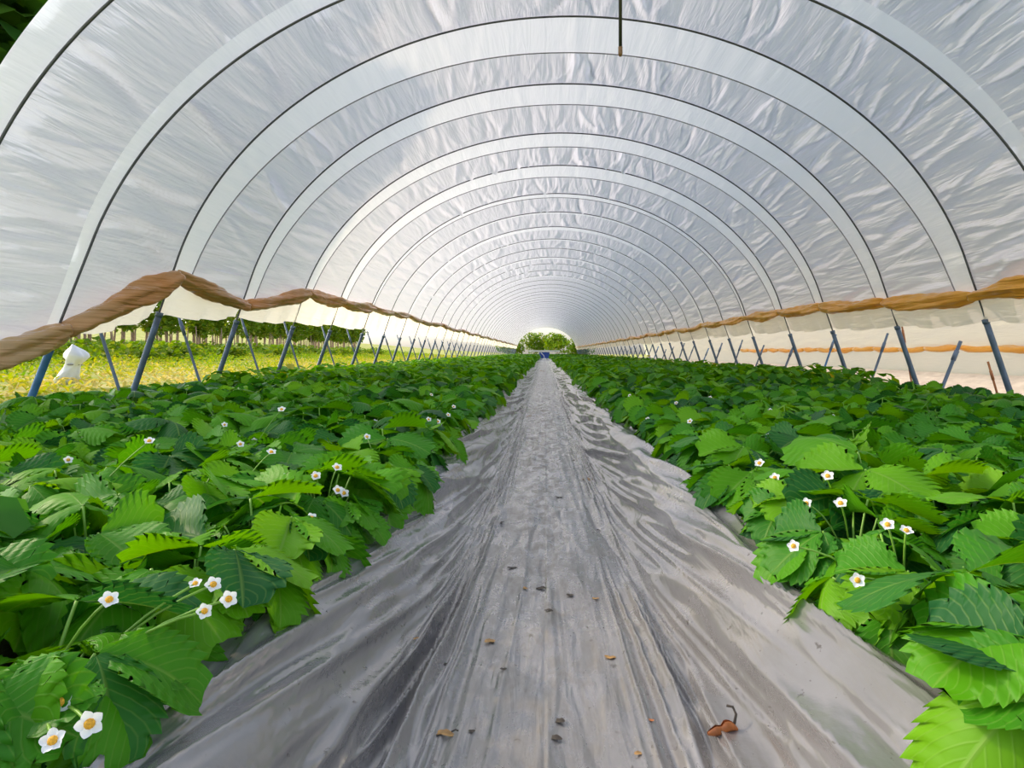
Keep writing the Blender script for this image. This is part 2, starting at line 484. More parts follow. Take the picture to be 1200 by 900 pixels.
def make_bed(side):
    ys = np.r_[np.linspace(0.1, 8, 90), np.linspace(8.3, Y_END + 1, 120)]
    xs = np.r_[0.445, np.linspace(0.46, 3.15, 40), 3.3, 3.42]
    X, Y = np.meshgrid(xs, ys)
    Z = 0.165 + 0.015 * np.sin(X * 9) * np.sin(Y * 5) + rng.normal(0, 0.006, X.shape)
    Z[:, 0] = 0.10; Z[:, 1] = 0.172
    Z[:, -2] = 0.06; Z[:, -1] = -0.04
    f = grid_faces(len(ys), len(xs))
    if side < 0: f = f[:, ::-1]
    XX = side * X + (XC if False else 0)
    return mesh_from('bed', np.stack([XX, Y, Z], -1), f, M['soil'])
for side, nm in ((-1, 'left'), (1, 'right')):
    b = obj('planting_bed', make_bed(side))
    tag(b, f'raised soil bed under the strawberry plants {nm} of the path', kind='structure')

# ------------------------------------------------------------------ tunnel cover
ceiling = obj('ceiling', None)
tag(ceiling, 'translucent white plastic film stretched over the arched tunnel', kind='structure')

def strip_w(b, s):
    """width of the white strip round the arch: wide at the ridge, narrow at the feet"""
    q = np.clip(np.abs(s) / (0.8 * LS), 0, 1)
    return b * (1 - 0.62 * q ** 1.5)

def film_patch(name, ylo, yhi, tl0, tl1, tr0, tr1, ns, nv, mat, wr, sag, seed, off=0.0):
    """film between two lines round the arch. ylo/yhi: functions of s"""
    r = np.random.default_rng(seed)
    v = np.linspace(0, 1, nv)[:, None]
    u = np.linspace(0, 1, ns)[None, :]
    sl = s_of_t(tl0, -1) * (1 - v) + s_of_t(tl1, -1) * v
    sr = s_of_t(tr0, 1) * (1 - v) + s_of_t(tr1, 1) * v
    S = sl * (1 - u) + sr * u
    Y = ylo(S) * (1 - v) + yhi(S) * v
    D = sag * np.sin(PI * np.broadcast_to(v, S.shape)) * np.clip(1.2 - np.abs(S) / LS, 0.3, 1)
    if wr > 0:
        L = 2 * LS
        for i in range(int(L / 0.032)):
            s0 = r.uniform(-LS, LS)
            slant = r.normal(0, 0.10) + 0.05 * np.sign(s0)
            w = r.choice([0.007, 0.011, 0.018, 0.032])
            a = wr * w * r.uniform(0.5, 1.3) * r.choice([1, -1])
            c = r.choice([0.0, 1.0, 0.5, 0.5]); ln = r.uniform(0.35, 1.1)
            m = np.abs(S - s0) < 0.22
            if not m.any(): continue
            p = (S - s0 - slant * (v - 0.5) - 0.02 * np.sin(v * 5 + s0 * 9))
            D = D + a * np.exp(-np.abs(p / w) ** 1.4) * np.clip(1 - ((v - c) / ln) ** 2, 0, 1)
    ew = np.clip(np.minimum(v, 1 - v) * 9, 0, 1)
    D = D * ew
    x, z = arc(S); nx, nz = arc_n(S)
    D = D + off
    V = np.stack([x + XC + nx * D, Y, z + nz * D], -1)
    U = np.stack([S, Y], -1).reshape(-1, 2)
    return mesh_from(name, V, grid_faces(nv, ns), mat, uv=U)

def roll_t(i, side):
    return HOOPS[i][3] if side < 0 else HOOPS[i][4]
const = lambda c: (lambda s: c + 0 * s)
# front strip, ahead of the first hoop
h0 = HOOPS[0]
obj('film_strip', film_patch('film_strip', lambda s: h0[0] - strip_w(h0[1], s) - 0.0, const(h0[0]), -0.05, -0.03, 0.2, 0.2, 300, 5, M['strip'], 0.25, 0.006, 900), ceiling)
TUCK = 0.018                 # the film runs on down behind the roll
for i in range(len(HOOPS) - 1):
    yh, bb, ba = HOOPS[i][:3]
    near = i < 9
    tl, tr = HOOPS[i][3] - TUCK, HOOPS[i][4] - TUCK
    yn, nb = HOOPS[i + 1][0], HOOPS[i + 1][1]
    tl1, tr1 = HOOPS[i + 1][3] - TUCK, HOOPS[i + 1][4] - TUCK
    here = lambda s, i=i: hoop_y(i, s)
    there = lambda s, i=i: hoop_y(i + 1, s)
    if ba > 0:                                   # strip behind this hoop
        f = lambda s, y0=yh, b=ba: y0 + strip_w(b, s)
        ql = float(strip_w(ba, s_of_t(tl, -1))) / (yn - yh); qr = float(strip_w(ba, s_of_t(tr, 1))) / (yn - yh)
        tl_, tr_ = tl * (1 - ql) + tl1 * ql, tr * (1 - qr) + tr1 * qr
        st = obj('film_strip', film_patch('film_strip', here, f, tl, tl_, tr, tr_, 300 if near else 110, 5 if near else 3,
                                          M['strip'], 0.25 if near else 0, 0.006, 100 + i), ceiling)
        lo = f
        if i < 7:
            sS = np.linspace(s_of_t(tl_, -1), s_of_t(tr_, 1), 90)
            xx, zz = arc(sS); nx, nz = arc_n(sS); yy = f(sS)
            v_, f_ = tube(np.stack([xx + XC + nx * 0.006, yy, zz + nz * 0.006], -1).tolist(), 0.005, 5)
            obj('edge_cord', mesh_from('edge_cord', v_, f_, M['cord']), st)
    else:
        lo, tl_, tr_ = here, tl, tr
    hi = there if nb == 0 else (lambda s, i=i, b=nb: hoop_y(i + 1, s) - strip_w(b, s))
    obj('film_panel', film_patch('film_panel', lo, hi, tl_, tl1, tr_, tr1, 620 if i < 6 else (360 if i < 14 else 120), 16 if i < 6 else (9 if i < 14 else 4),
                                 M['film'], 1.0 if i < 14 else 0.0, 0.035, 300 + i), ceiling)
    if nb > 0:
        obj('film_strip', film_patch('film_strip', hi, there, tl1, tl1, tr1, tr1, 300, 5, M['strip'], 0.25, 0.006, 700 + i), ceiling)

# ------------------------------------------------------------------ hoops with their legs
def hoop_pts(yh, s0, s1, n, off, lean=0.0):
    S = np.linspace(s0, s1, n)
    x, z = arc(S); nx, nz = arc_n(S)
    return np.stack([x + XC + nx * off, yh - lean * (1 - z / (H + CAM_Z)), z + nz * off], -1).tolist()
# one arch mesh and leg meshes shared by all hoops, built at y = 0
sLg, sRg = -LS + 0.001, LS - 0.001
v_, f_ = tube(hoop_pts(0, s_of_t(-0.02, -1), s_of_t(0.02, 1), 120, 0.009), 0.0075, 8)
ARCH = mesh_from('arch', v_, f_, M['steel'])
v_, f_ = tube(hoop_pts(0, s_of_t(-0.02, -1), s_of_t(0.02, 1), 60, 0.009), 0.0075, 5)
ARCH_FAR = mesh_from('arch', v_, f_, M['steel'])
def leg_mesh(side, mat, top, lean=0.0):
    g = s_of_t(-CAM_Z / H + 0.002, side)
    v_, f_ = tube(hoop_pts(0, g, s_of_t(top, side), 6, 0.013, lean), 0.022, 10)
    r_ = tube(hoop_pts(0, s_of_t(top - 0.012, side), s_of_t(top, side), 3, 0.013, lean), 0.026, 10)
    return mesh_from('leg', *join((v_, f_), r_), mat)
v_, f_ = tube(hoop_pts(0, s_of_t(-0.02, -1), s_of_t(0.02, 1), 120, 0.009, LEAN2), 0.0075, 8)
ARCH_LEAN = mesh_from('arch', v_, f_, M['steel'])
LEGS = {('r', 1): leg_mesh(1, M['leg'], 0.10, LEAN2), ('l', 0): leg_mesh(-1, M['leg_blue'], 0.05, LEAN2), ('l', 1): leg_mesh(-1, M['leg'], 0.12), ('r', 0): leg_mesh(1, M['leg'], 0.10)}
for i, hp in enumerate(HOOPS):
    root = obj('tunnel_hoop', None, loc=(0, hp[0], 0))
    obj('arch', ARCH_LEAN if i == 1 else (ARCH if i < 9 else ARCH_FAR), root)
    obj('leg', LEGS[('l', 0 if i == 1 else 1)], root)
    obj('leg', LEGS[('r', 1 if i == 1 else 0)], root)
    if i == 0: lab = 'dark steel hoop nearest the camera, crossing the upper left corner'
    elif i == 1: lab = 'second steel hoop from the camera, standing on a bright blue left post'
    elif i < 10: lab = f'{ORD[i]} steel hoop counted from the camera, arching under the white film'
    else: lab = 'distant thin steel hoop beyond the tenth, deep in the tunnel'
    tag(root, lab, 'hoop', 'arched hoops of the tunnel')

# ------------------------------------------------------------------ rolled side curtains
def roll_section(i, side, y0, y1, t0, t1, r0, sag, seed, mat, twist):
    rr = random.Random(seed)
    n = 48 if i < 8 else 9
    ph0, k2 = rr.uniform(0, 6), rr.choice([2, 3])
    pts, rad = [], []
    for j in range(n):
        q = j / (n - 1)
        t = t0 * (1 - q) + t1 * q - sag * math.sin(PI * q)
        s = s_of_t(t, side)
        x, z = arc(s); nx, nz = arc_n(s)
        d = r0 * 0.72 + 0.012
        pts.append((float(x) + XC + float(nx) * d, y0 * (1 - q) + y1 * q, float(z) + float(nz) * d))
        rad.append(r0 * (0.62 + 0.38 * math.sin(PI * q) ** 0.6) * (1 + 0.10 * math.sin(q * 9 + ph0)))
    lump = lambda q, ph: 1 + 0.24 * math.sin(k2 * ph + twist * q * 5 + ph0) + 0.14 * math.sin(5 * ph - twist * q * 7 + ph0) + 0.09 * abs(math.sin(4.5 * ph + q * 9 * twist)) + 0.05 * math.sin(q * 40 + ph)
    v, f = tube(pts, rad, 30 if i < 8 else 8, True, lump)
    uv = [(p[2] * 1.3, p[1]) for p in v]
    return mesh_from('rolled_section', v, f, mat, uv=uv)

def flap_section(i, side, y0, y1, ta, tb, fa, fb, scal, seed):
    r = np.random.default_rng(seed)
    nv, ns = (26, 14) if i < 8 else (7, 4)
    q = np.linspace(0, 1, nv)[:, None]; u = np.linspace(0, 1, ns)[None, :]
    T0 = ta * (1 - q) + tb * q - 0.006
    T1 = fa * (1 - q) + fb * q - scal * np.sin(PI * q)
    T1 = np.minimum(T1, T0 - 0.004)
    T = T0 * (1 - u) + T1 * u
    half = PROF[len(PROF) // 2:]
    S = side * np.interp(-(T * H + CAM_Z), -half[:, 1], PS[len(PS) // 2:])
    x, z = arc(S); nx, nz = arc_n(S)
    D = 0.008 + 0.022 * u * np.sin(q * 17 + seed) * (u > 0) + 0.012 * np.sin(q * 31 + u * 3 + seed * 2) * u - 0.02 * u
    D = D + 0.03 * u * np.sin(PI * q)
    V = np.stack([x + XC + nx * D, y0 * (1 - q) + y1 * q + 0 * u, z + nz * D], -1)
    U = np.stack([S, y0 * (1 - q) + y1 * q + 0 * u], -1).reshape(-1, 2)
    return mesh_from('hanging_flap', V, grid_faces(nv, ns), M['flap'], uv=U)

for side, nm in ((-1, 'left'), (1, 'right')):
    root = obj('rolled_curtain', None, loc=(0, 0, 0))
    tag(root, 'brown rolled-up film side curtain, colour darkened for shade, with cream flap, above the field on the left' if side < 0 else
        'ochre rolled-up film side curtain with cream flap, along the right posts', 'curtain')
    bays = [(-1, Y_FRONT, HOOPS[0][0])] + [(i, HOOPS[i][0], HOOPS[i + 1][0]) for i in range(len(HOOPS) - 1)]
    for i, y0, y1 in bays:
        a = max(i, 0); b = i + 1
        t0, t1 = roll_t(a, side), roll_t(b, side)
        if i >= 0: y0 = float(hoop_y(a, s_of_t(t0, side)))
        y1 = float(hoop_y(b, s_of_t(t1, side)))
        if i == -1: t0 = t0 - (0.02 if side < 0 else -0.005)
        r0 = (0.062 if side < 0 else 0.055)
        if side < 0 and i <= 1: r0 = 0.068
        if i > 5: r0 = 0.050
        mat = M['roll_shaded'] if side < 0 else M['roll']
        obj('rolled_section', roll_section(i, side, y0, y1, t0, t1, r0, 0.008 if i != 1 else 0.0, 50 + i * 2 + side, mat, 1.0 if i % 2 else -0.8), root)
        fa, fb = (HOOPS[a][5], HOOPS[b][5]) if side < 0 else (HOOPS[a][6], HOOPS[b][6])
        obj('hanging_flap', flap_section(i, side, y0, y1, t0, t1, fa, fb, 0.012 if i > 0 else 0.004, 70 + i + side), root)

# ------------------------------------------------------------------ neighbouring tunnel on the right, its legs and film
NX = 2 * 1.35 * H + 0.10                 # axis to axis
nb_root = obj('neighbour_tunnel', None, loc=(NX, 0, 0))
tag(nb_root, 'next film tunnel on the right, seen under the right side curtain', 'tunnel')
v = []
nsy = np.linspace(2.0, Y_END, 160)
S = np.linspace(s_of_t(0.24, -1), s_of_t(0.045, 1), 90)
SS, YY = np.meshgrid(S, nsy)
x, z = arc(SS); nx, nz = arc_n(SS)
D = 0.02 * np.sin(SS * 19 + np.sin(YY * 2) * 2) + 0.015 * np.sin(SS * 41 + YY * 1.7) + 0.01 * np.sin(YY * 9 + SS * 3)
nbf = obj('cover', mesh_from('cover', np.stack([x + XC + nx * D, YY, z + nz * D], -1), grid_faces(len(nsy), len(S)), M['flap'], uv=np.stack([SS, YY], -1).reshape(-1, 2)), nb_root)
q = np.linspace(0, 1, 8)
tt = 0.045 * (1 - q) + (-0.225) * q
half = PROF[len(PROF) // 2:]
S2 = np.interp(-(tt * H + CAM_Z), -half[:, 1], PS[len(PS) // 2:])
SS, YY = np.meshgrid(S2, nsy)
x, z = arc(SS); nx, nz = arc_n(SS)
D = 0.03 * np.sin(YY * 6 + SS * 5) + 0.02 * np.sin(YY * 15)
obj('hanging_flap', mesh_from('hanging_flap', np.stack([x + XC + nx * D, YY, z + nz * D], -1), grid_faces(len(nsy), len(S2)), M['flap'], uv=np.stack([SS, YY], -1).reshape(-1, 2)), nb_root)
for i in range(len(HOOPS) - 1):
    hp, hn = HOOPS[i], HOOPS[i + 1]
    if i > 22: break
    me_ = roll_section(i + 8, 1, hp[0] + 0.3, hn[0] + 0.3, 0.05 + 0.01 * math.sin(i * 2), 0.05 + 0.01 * math.sin(i * 2 + 2), 0.075, 0.012, 800 + i, M['roll'], 1)
    obj('rolled_section', me_, nb_root)
mx = np.linspace(3.55, NX + 1.3 * H + XC, 40); my = np.linspace(1.5, Y_END, 120)
X, Y = np.meshgrid(mx, my)
Z = 0.03 + 0.09 * (np.sin(X * 4.2) > 0.1) + 0.01 * np.sin(Y * 7 + X * 3)
tag(obj('floor_neighbour', mesh_from('floor_neighbour', np.stack([X, Y, Z], -1), grid_faces(len(my), len(mx)), M['mulch'])),
    'pale film-covered ground in the neighbouring tunnel', kind='structure')

# leaning legs of the neighbouring frames: V pairs with our posts
def lean_post(x0, y0, dx, dy, h, r, mat, cap):
    n = 5
    pts = [(x0 + dx * k / (n - 1), y0 + dy * k / (n - 1), -0.02 + h * k / (n - 1)) for k in range(n)]
    root = obj('leaning_post', None, loc=(x0, y0, 0))
    loc = [(p[0] - x0, p[1] - y0, p[2]) for p in pts]
    obj('shaft', mesh_from('shaft', *tube(loc, r, 8), mat), root)
    obj('collar', mesh_from('collar', *tube([loc[-2], [(a + b) / 2 for a, b in zip(loc[-2], loc[-1])]], r * 1.35, 8), cap), root)
    return root
for i, hp in enumerate(HOOPS[:24]):
    x0 = XC + 1.35 * H + 0.07
    o = lean_post(x0, hp[0] + 0.10 + 0.05 * math.sin(i * 3), 0.30, 0.02, 0.80 + 0.08 * math.sin(i * 1.7), 0.014 if i % 3 else 0.017, M['leg'] if i % 5 else M['leg_blue'], M['leg'])
    if i < 2: continue
    tag(o, f'leaning post forming a V with the right leg of the {ORD[i]} hoop' if i < 10 else 'distant leaning post in the right row beyond the tenth hoop', 'post', 'leaning posts on the right')
for i in (2, 3):
    hp = HOOPS[i]
    o = lean_post(XC + 1.35 * H - 0.02 - 0.03, hp[0] + 0.12, -0.16, 0.0, 0.55 if i == 2 else 0.95, 0.008, M['rust'], M['rust'])
    tag(o, f'thin rusty post beside the right leg of the {ORD[i]} hoop', 'post')
for i in (0, 1):
    for o in [o for o in COL.objects if o.name.startswith('leaning_post') and 'label' not in o]:
        tag(o, 'leaning post at the right edge, nearest the camera' if o.location.y < 3.8 else 'leaning post forming a V with the second right hoop leg', 'post', 'leaning posts on the right')
        break
for i in range(2, 20):
    hp = HOOPS[i]
    o = lean_post(XC - 1.35 * H - 0.09, hp[0] + 0.35, -0.34, 0.0, 1.05, 0.013, M['leg'], M['leg'])
    tag(o, f'thin leaning post outside the left leg of the {ORD[i]} hoop' if i < 10 else 'distant thin leaning post outside the left legs beyond the tenth hoop', 'post', 'thin posts on the left')

# ------------------------------------------------------------------ strawberry leaves
def leaflet_mesh(seed, L=0.085, W=0.078, fold=0.25, cup=0.10, droop=0.22, teeth=9, lod=0):
    """serrated obovate leaflet along +X from the origin, face up (+Z)"""
    r = random.Random(seed)
    nr, nc = (teeth * 3 + 1, 9) if lod == 0 else (8, 5)
    V, U = [], []
    for i in range(nr):
        v = i / (nr - 1)
        if v < 0.58: w = 0.5 * W * math.sin(PI / 2 * (0.06 + 0.94 * v / 0.58)) ** 0.85
        else: w = 0.5 * W * max(0.0, 1 - ((v - 0.58) / 0.425) ** 2.3) ** 0.5
        if lod == 0:
            ph = (v * teeth) % 1.0
            tooth = (0.91 + 0.13 * ph) if 0.14 < v < 0.985 else 0.95
            tx = 0.014 * (ph - 0.2)
        else: tooth, tx = 1.0, 0.0
        for j in range(nc):
            u = -1 + 2 * j / (nc - 1)
            edge = abs(u)
            ww = w * (1 + (tooth - 1) * edge ** 3)
            x = L * v + L * 0.03 * edge ** 2 * (1 - v) * 2 + (tx * edge ** 3 * (L / 0.085) if lod == 0 else 0)
            yv = ww * u
            z = fold * abs(yv) - cup * 6 * yv * yv / W - droop * L * (v ** 2.2) + 0.0019 * math.cos(2 * PI * (v * 9 - edge * 4)) * edge * (1.15 - edge)
            z += 0.004 * math.sin(v * 7 + seed) * u
            V.append((x, yv, z)); U.append((u, v))
    return np.array(V), grid_faces(nr, nc), np.array(U)

LEAFLETS = []
for k in range(5):
    V, F, U = leaflet_mesh(k, 0.108 + 0.008 * (k % 3), 0.112 + 0.007 * (k % 2), [0.22, 0.38, 0.14, 0.50, 0.06][k], [0.10, 0.06, 0.26, 0.0, 0.30][k], [0.28, 0.5, 0.62, 0.18, 0.42][k])
    LEAFLETS.append((V, F, U, mesh_from('leaflet', V, F, M['leaf'], uv=U)))

def leaf_variant(seed, lean, plen, pitch, size):
    """petiole from the origin leaning to +X; blade at its end. returns petiole mesh, joined mesh, leaflet matrices"""
    r = random.Random(seed)
    n = 7
    pts = []
    for i in range(n):
        q = i / (n - 1)
        a = lean * (0.55 + 0.75 * q)
        if i == 0: p = Vector((0, 0, -0.02))
        else: p = pts[-1] + Vector((math.sin(a), 0.05 * math.sin(seed + q * 2), math.cos(a))) * (plen / (n - 1))
        pts.append(p)
    tip = pts[-1]
    pv, pf = tube(pts, [0.0030 * (1 - 0.35 * i / (n - 1)) * (size ** 0.5) for i in range(n)], 6)
    pet = mesh_from('leaf', pv, pf, M['stalk'])
    mats = []
    for k, (az, roll) in enumerate(((0, 0), (1.25, 0.25), (-1.25, -0.25))):
        kind = r.randrange(5)
        m = Matrix.Translation(tip) @ Euler((0, pitch + r.uniform(-0.12, 0.12), 0)).to_matrix().to_4x4() \
            @ Matrix.Rotation(az + r.uniform(-0.18, 0.18), 4, 'Z') @ Euler((roll + r.uniform(-0.15, 0.15), r.uniform(-0.1, 0.22) + (0.12 if k else 0), 0)).to_matrix().to_4x4() \
            @ Matrix.Translation((0.004, 0, 0)) @ Matrix.Scale(size * (1.0 if k == 0 else 0.95), 4)
        mats.append((kind, m))
    VV, FF, UU, MI = [np.array([tuple(p) for p in pv])], [], [np.zeros((len(pv), 2))], []
    faces = [tuple(f) for f in pf]; mi = [1] * len(pf); off = len(pv)
    for kind, m in mats:
        V, F, U, _ = LEAFLETS[kind]
        A = np.array(m)
        VV.append(V @ A[:3, :3].T + A[:3, 3]); UU.append(U)
        faces += [tuple(f) for f in (F + off).tolist()]; mi += [0] * len(F); off += len(V)
    jm = mesh_from('leaf', np.concatenate(VV), faces, M['leaf'], uv=np.concatenate(UU))
    jm.materials.append(M['stalk'])
    jm.polygons.foreach_set('material_index', np.array(mi, dtype=np.int32))
    return dict(pet=pet, join=jm, mats=mats, tip=tip, lean=lean)

VARS = []
for k, (lean, plen, pitch, size) in enumerate([
        (0.15, 0.150, 0.05, 1.00), (0.30, 0.155, 0.20, 1.05), (0.45, 0.160, 0.30, 1.10), (0.60, 0.150, 0.35, 1.05), (0.78, 0.145, 0.50, 1.0),
        (0.95, 0.140, 0.65, 0.95), (0.25, 0.170, -0.15, 1.1), (0.50, 0.165, 0.05, 1.15), (1.10, 0.150, 0.80, 1.0), (0.40, 0.120, 0.45, 0.85)]):
    VARS.append(leaf_variant(k, lean, plen, pitch, size))
VAR_UP, VAR_OUT = [0, 1, 2, 6, 7, 9], [3, 4, 5, 8, 2, 7]

# flower: five petals round a yellow centre, face up
def petal_mesh():
    V, U = [], []
    nr, nc = 6, 5
    for i in range(nr):
        v = i / (nr - 1)
        w = 0.0065 * math.sin(PI * min(1, 0.12 + 0.80 * v)) ** 0.7
        for j in range(nc):
            u = -1 + 2 * j / (nc - 1)
            V.append((0.003 + 0.0125 * v - 0.0015 * abs(u) * v, w * u, 0.0028 * v * v + 0.0015 * u * u))
    return np.array(V), grid_faces(nr, nc)
PV, PF = petal_mesh()
PETAL = mesh_from('petal', PV, PF, M['petal'])
def centre_geo():
    V, F = [], []
    n = 10
    prof = [(0.0058, 0.0), (0.0060, 0.0018), (0.0048, 0.0042), (0.0025, 0.0056), (0.0004, 0.006)]
    for r_, z in prof:
        for k in range(n): V.append((r_ * math.cos(2 * PI * k / n), r_ * math.sin(2 * PI * k / n), z))
    return np.array(V), grid_faces(len(prof), n, True)
CV, CF = centre_geo()
CENTRE = mesh_from('flower_centre', CV, CF, M['pollen'])
# joined flower for plants farther off
fv, ff, fm = [], [], []
o_ = 0
for k in range(5):
    A = np.array(Matrix.Rotation(k * 2 * PI / 5, 3, 'Z'))
    fv.append(PV @ A.T); ff.append(PF + o_); fm += [0] * len(PF); o_ += len(PV)
fv.append(CV); ff.append(CF + o_); fm += [1] * len(CF)
FLOWER = mesh_from('flower', np.concatenate(fv), np.concatenate(ff), M['petal'])
FLOWER.materials.append(M['pollen'])
FLOWER.polygons.foreach_set('material_index', np.array(fm, dtype=np.int32))

def add_flower(plant, target, face, size, detailed):
    """flower at a world point, its stalk rising from the crown of the plant"""
    base = plant.location
    size = size * 0.68
    tgt = Vector(target) - base
    n = Vector(face).normalized()
    pts = []
    for k in range(7):
        q = k / 6
        p = Vector((0, 0, 0.01)).lerp(tgt, q)
        p += Vector((0, 0, 0.03 * math.sin(PI * q))) + n * -0.01 * math.sin(PI * q)
        pts.append(p)
    st = mesh_from('flower_stalk', *tube(pts, 0.0017, 5), M['stalk'])
    rot = n.to_track_quat('Z', 'X').to_euler()
    if detailed:
        fl = obj('flower', st, plant)
        for k in range(5):
            m = Matrix.Translation(tgt) @ rot.to_matrix().to_4x4() @ Matrix.Rotation(k * 2 * PI / 5 + 0.3, 4, 'Z') @ Matrix.Scale(size, 4)
            p = obj('petal', PETAL, fl); p.matrix_local = m
        c = obj('flower_centre', CENTRE, fl)
        c.matrix_local = Matrix.Translation(tgt) @ rot.to_matrix().to_4x4() @ Matrix.Scale(size, 4)
    else:
        s_ = obj('flower_stalk', st, plant)
        f = obj('flower', FLOWER, s_)
        f.matrix_local = Matrix.Translation(tgt) @ rot.to_matrix().to_4x4() @ Matrix.Scale(size, 4)

# ------------------------------------------------------------------ strawberry plants in rows
prs = random.Random(23)
ROWS = [0.53, 0.79, 1.06, 1.34, 1.62, 1.90, 2.18, 2.46, 2.74, 3.00]
spots = []
for side in (-1, 1):
    for ri, xr in enumerate(ROWS):
        yy = 0.50 + 0.13 * (ri % 2)
        while yy < Y_END - 0.5:
            x_ = side * (xr + prs.uniform(-0.035, 0.035)) + (0.055 if side > 0 else 0)
            spots.append((yy + prs.uniform(-0.05, 0.05), x_, side, ri))
            yy += 0.27
def in_view(x_, y_):
    px = 638 + 800 * x_ / y_
    return -90 < px < 1290
near = sorted([s for s in spots if in_view(s[1], s[0])])[:300]
nearset = set(near)
Y_NEAR = near[-1][0]

plants = []
counts = {}
for (py_, px_, side, ri) in near:
    sc = prs.uniform(0.92, 1.18)
    root = obj('strawberry_plant', None, loc=(px_, py_, 0.168))
    plants.append((root, side, ri, sc))
    split = py_ < 1.45
    nl = 12 if py_ < 2.2 else (11 if py_ < 3.5 else 10)
    a0 = prs.uniform(0, 6.28)
    for k in range(nl):
        az = a0 + k * 2.399963 + prs.uniform(-0.3, 0.3)
        toward_path = -side * math.cos(az)            # >0: leans over the path bank
        pool = VAR_OUT if (k % 3 == 0 or (ri == 0 and toward_path > 0.5)) else VAR_UP
        if ri == 0 and toward_path > 0.3: pool = [2, 3, 4, 7, 3, 2]      # these lie over the bank, not into it
        var = VARS[prs.choice(pool)]
        s_ = sc * prs.uniform(0.78, 1.12)
        if ri == 0 and toward_path > 0.5: s_ *= 0.88
        rot = (prs.uniform(-0.27, 0.27), prs.uniform(-0.27, 0.27), az)
        lo = (0.015 * math.cos(az), 0.015 * math.sin(az), 0)
        if split:
            lf = obj('leaf', var['pet'], root, lo, rot, s_)
            for kind, m in var['mats']:
                c = obj('leaflet', LEAFLETS[kind][3], lf); c.matrix_local = m
        else:
            obj('leaf', var['join'], root, lo, rot, s_)
    nm = 'left' if side < 0 else 'right'
    counts[(side, ri)] = counts.get((side, ri), 0) + 1
    n = counts[(side, ri)]
    if ri == 0:
        if n == 1: lab = f'big leafy strawberry plant in the bottom {nm} corner, overhanging the path bank'
        elif n <= 20: lab = f'{ORD[n - 1]} strawberry plant from the camera along the {nm} edge of the path'
        else: lab = f'green strawberry plant far along the {nm} edge of the path'
    elif n <= 20: lab = f'strawberry plant, {ORD[n - 1]} in view from the front in the {ORD[ri]} row {nm} of the path'
    else: lab = f'strawberry plant far back in the {ORD[ri]} row {nm} of the path'
    tag(root, lab, 'plant', f'strawberry plants of the {nm} bed')

# flowers: rays of a few known blossoms, set among the plants at bed height
def at(px, py, drop):
    d = drop * 800 / (py - 413)
    return ((px - 638) / 800 * d, d, CAM_Z - drop)
FL = [  # px, py, drop below camera, size, facing
    (70, 823, .335, 1.15, (.3, -.8, .5)), (105, 848, .335, 1.15, (.5, -.9, .35)), (62, 868, .345, 1.05, (.1, -.7, .7)),
    (128, 703, .27, 1.0, (.4, -.6, .8)), (250, 685, .29, 1.0, (.4, -.7, .6)), (268, 702, .29, 1.0, (.5, -.8, .4)), (240, 716, .30, .9, (.2, -.8, .3)),
    (229, 684, .285, .8, (0, -.5, .9)), (365, 607, .31, 1.0, (.4, -.7, .6)), (370, 558, .28, 1.2, (.2, -.7, .7)), (335, 560, .27, 1.2, (.1, -.5, .8)), (318, 530, .25, 1.2, (.3, -.4, .9)),
    (395, 548, .27, 1.2, (.4, -.5, .7)), (430, 540, .30, 1.2, (.4, -.6, .6)), (175, 517, .21, 1.2, (.2, -.5, .8)), (330, 480, .20, 1.4, (.1, -.6, .8)), (430, 512, .27, 1.2, (.4, -.6, .7)),
    (890, 543, .28, 1.3, (-.4, -.5, .7)), (908, 560, .29, 1.2, (-.4, -.6, .6)), (970, 558, .26, 1.3, (-.3, -.6, .7)), (945, 590, .29, 1.1, (-.5, -.6, .5)), (1040, 615, .27, 1.1, (-.3, -.6, .7)),
    (1005, 680, .31, 1.0, (-.4, -.9, .4)), (1130, 745, .32, .9, (-.3, -.8, .5)), (1062, 622, .27, 1.0, (0, -.5, .9)), (930, 640, .31, 1.0, (-.5, -.7, .4)), (985, 590, .27, 1.2, (-.3, -.5, .8))]
for (px, py, dr, sz, fc) in FL:
    p = at(px, py, dr)
    pl = min(plants, key=lambda a: (a[0].location.x - p[0]) ** 2 + (a[0].location.y - p[1]) ** 2)
    add_flower(pl[0], p, fc, sz, p[1] < 1.6)
for (root, side, ri, sc) in plants:
    if ri <= 3 and root.location.y > 1.5 and prs.random() < 0.5:
        for k in range(prs.choice([1, 1, 2])):
            p = (root.location.x - side * prs.uniform(0.02, 0.13), root.location.y - prs.uniform(0.0, 0.1), 0.168 + prs.uniform(0.06, 0.16))
            add_flower(root, p, (-side * 0.5, -0.6, 0.6), 1.2, False)

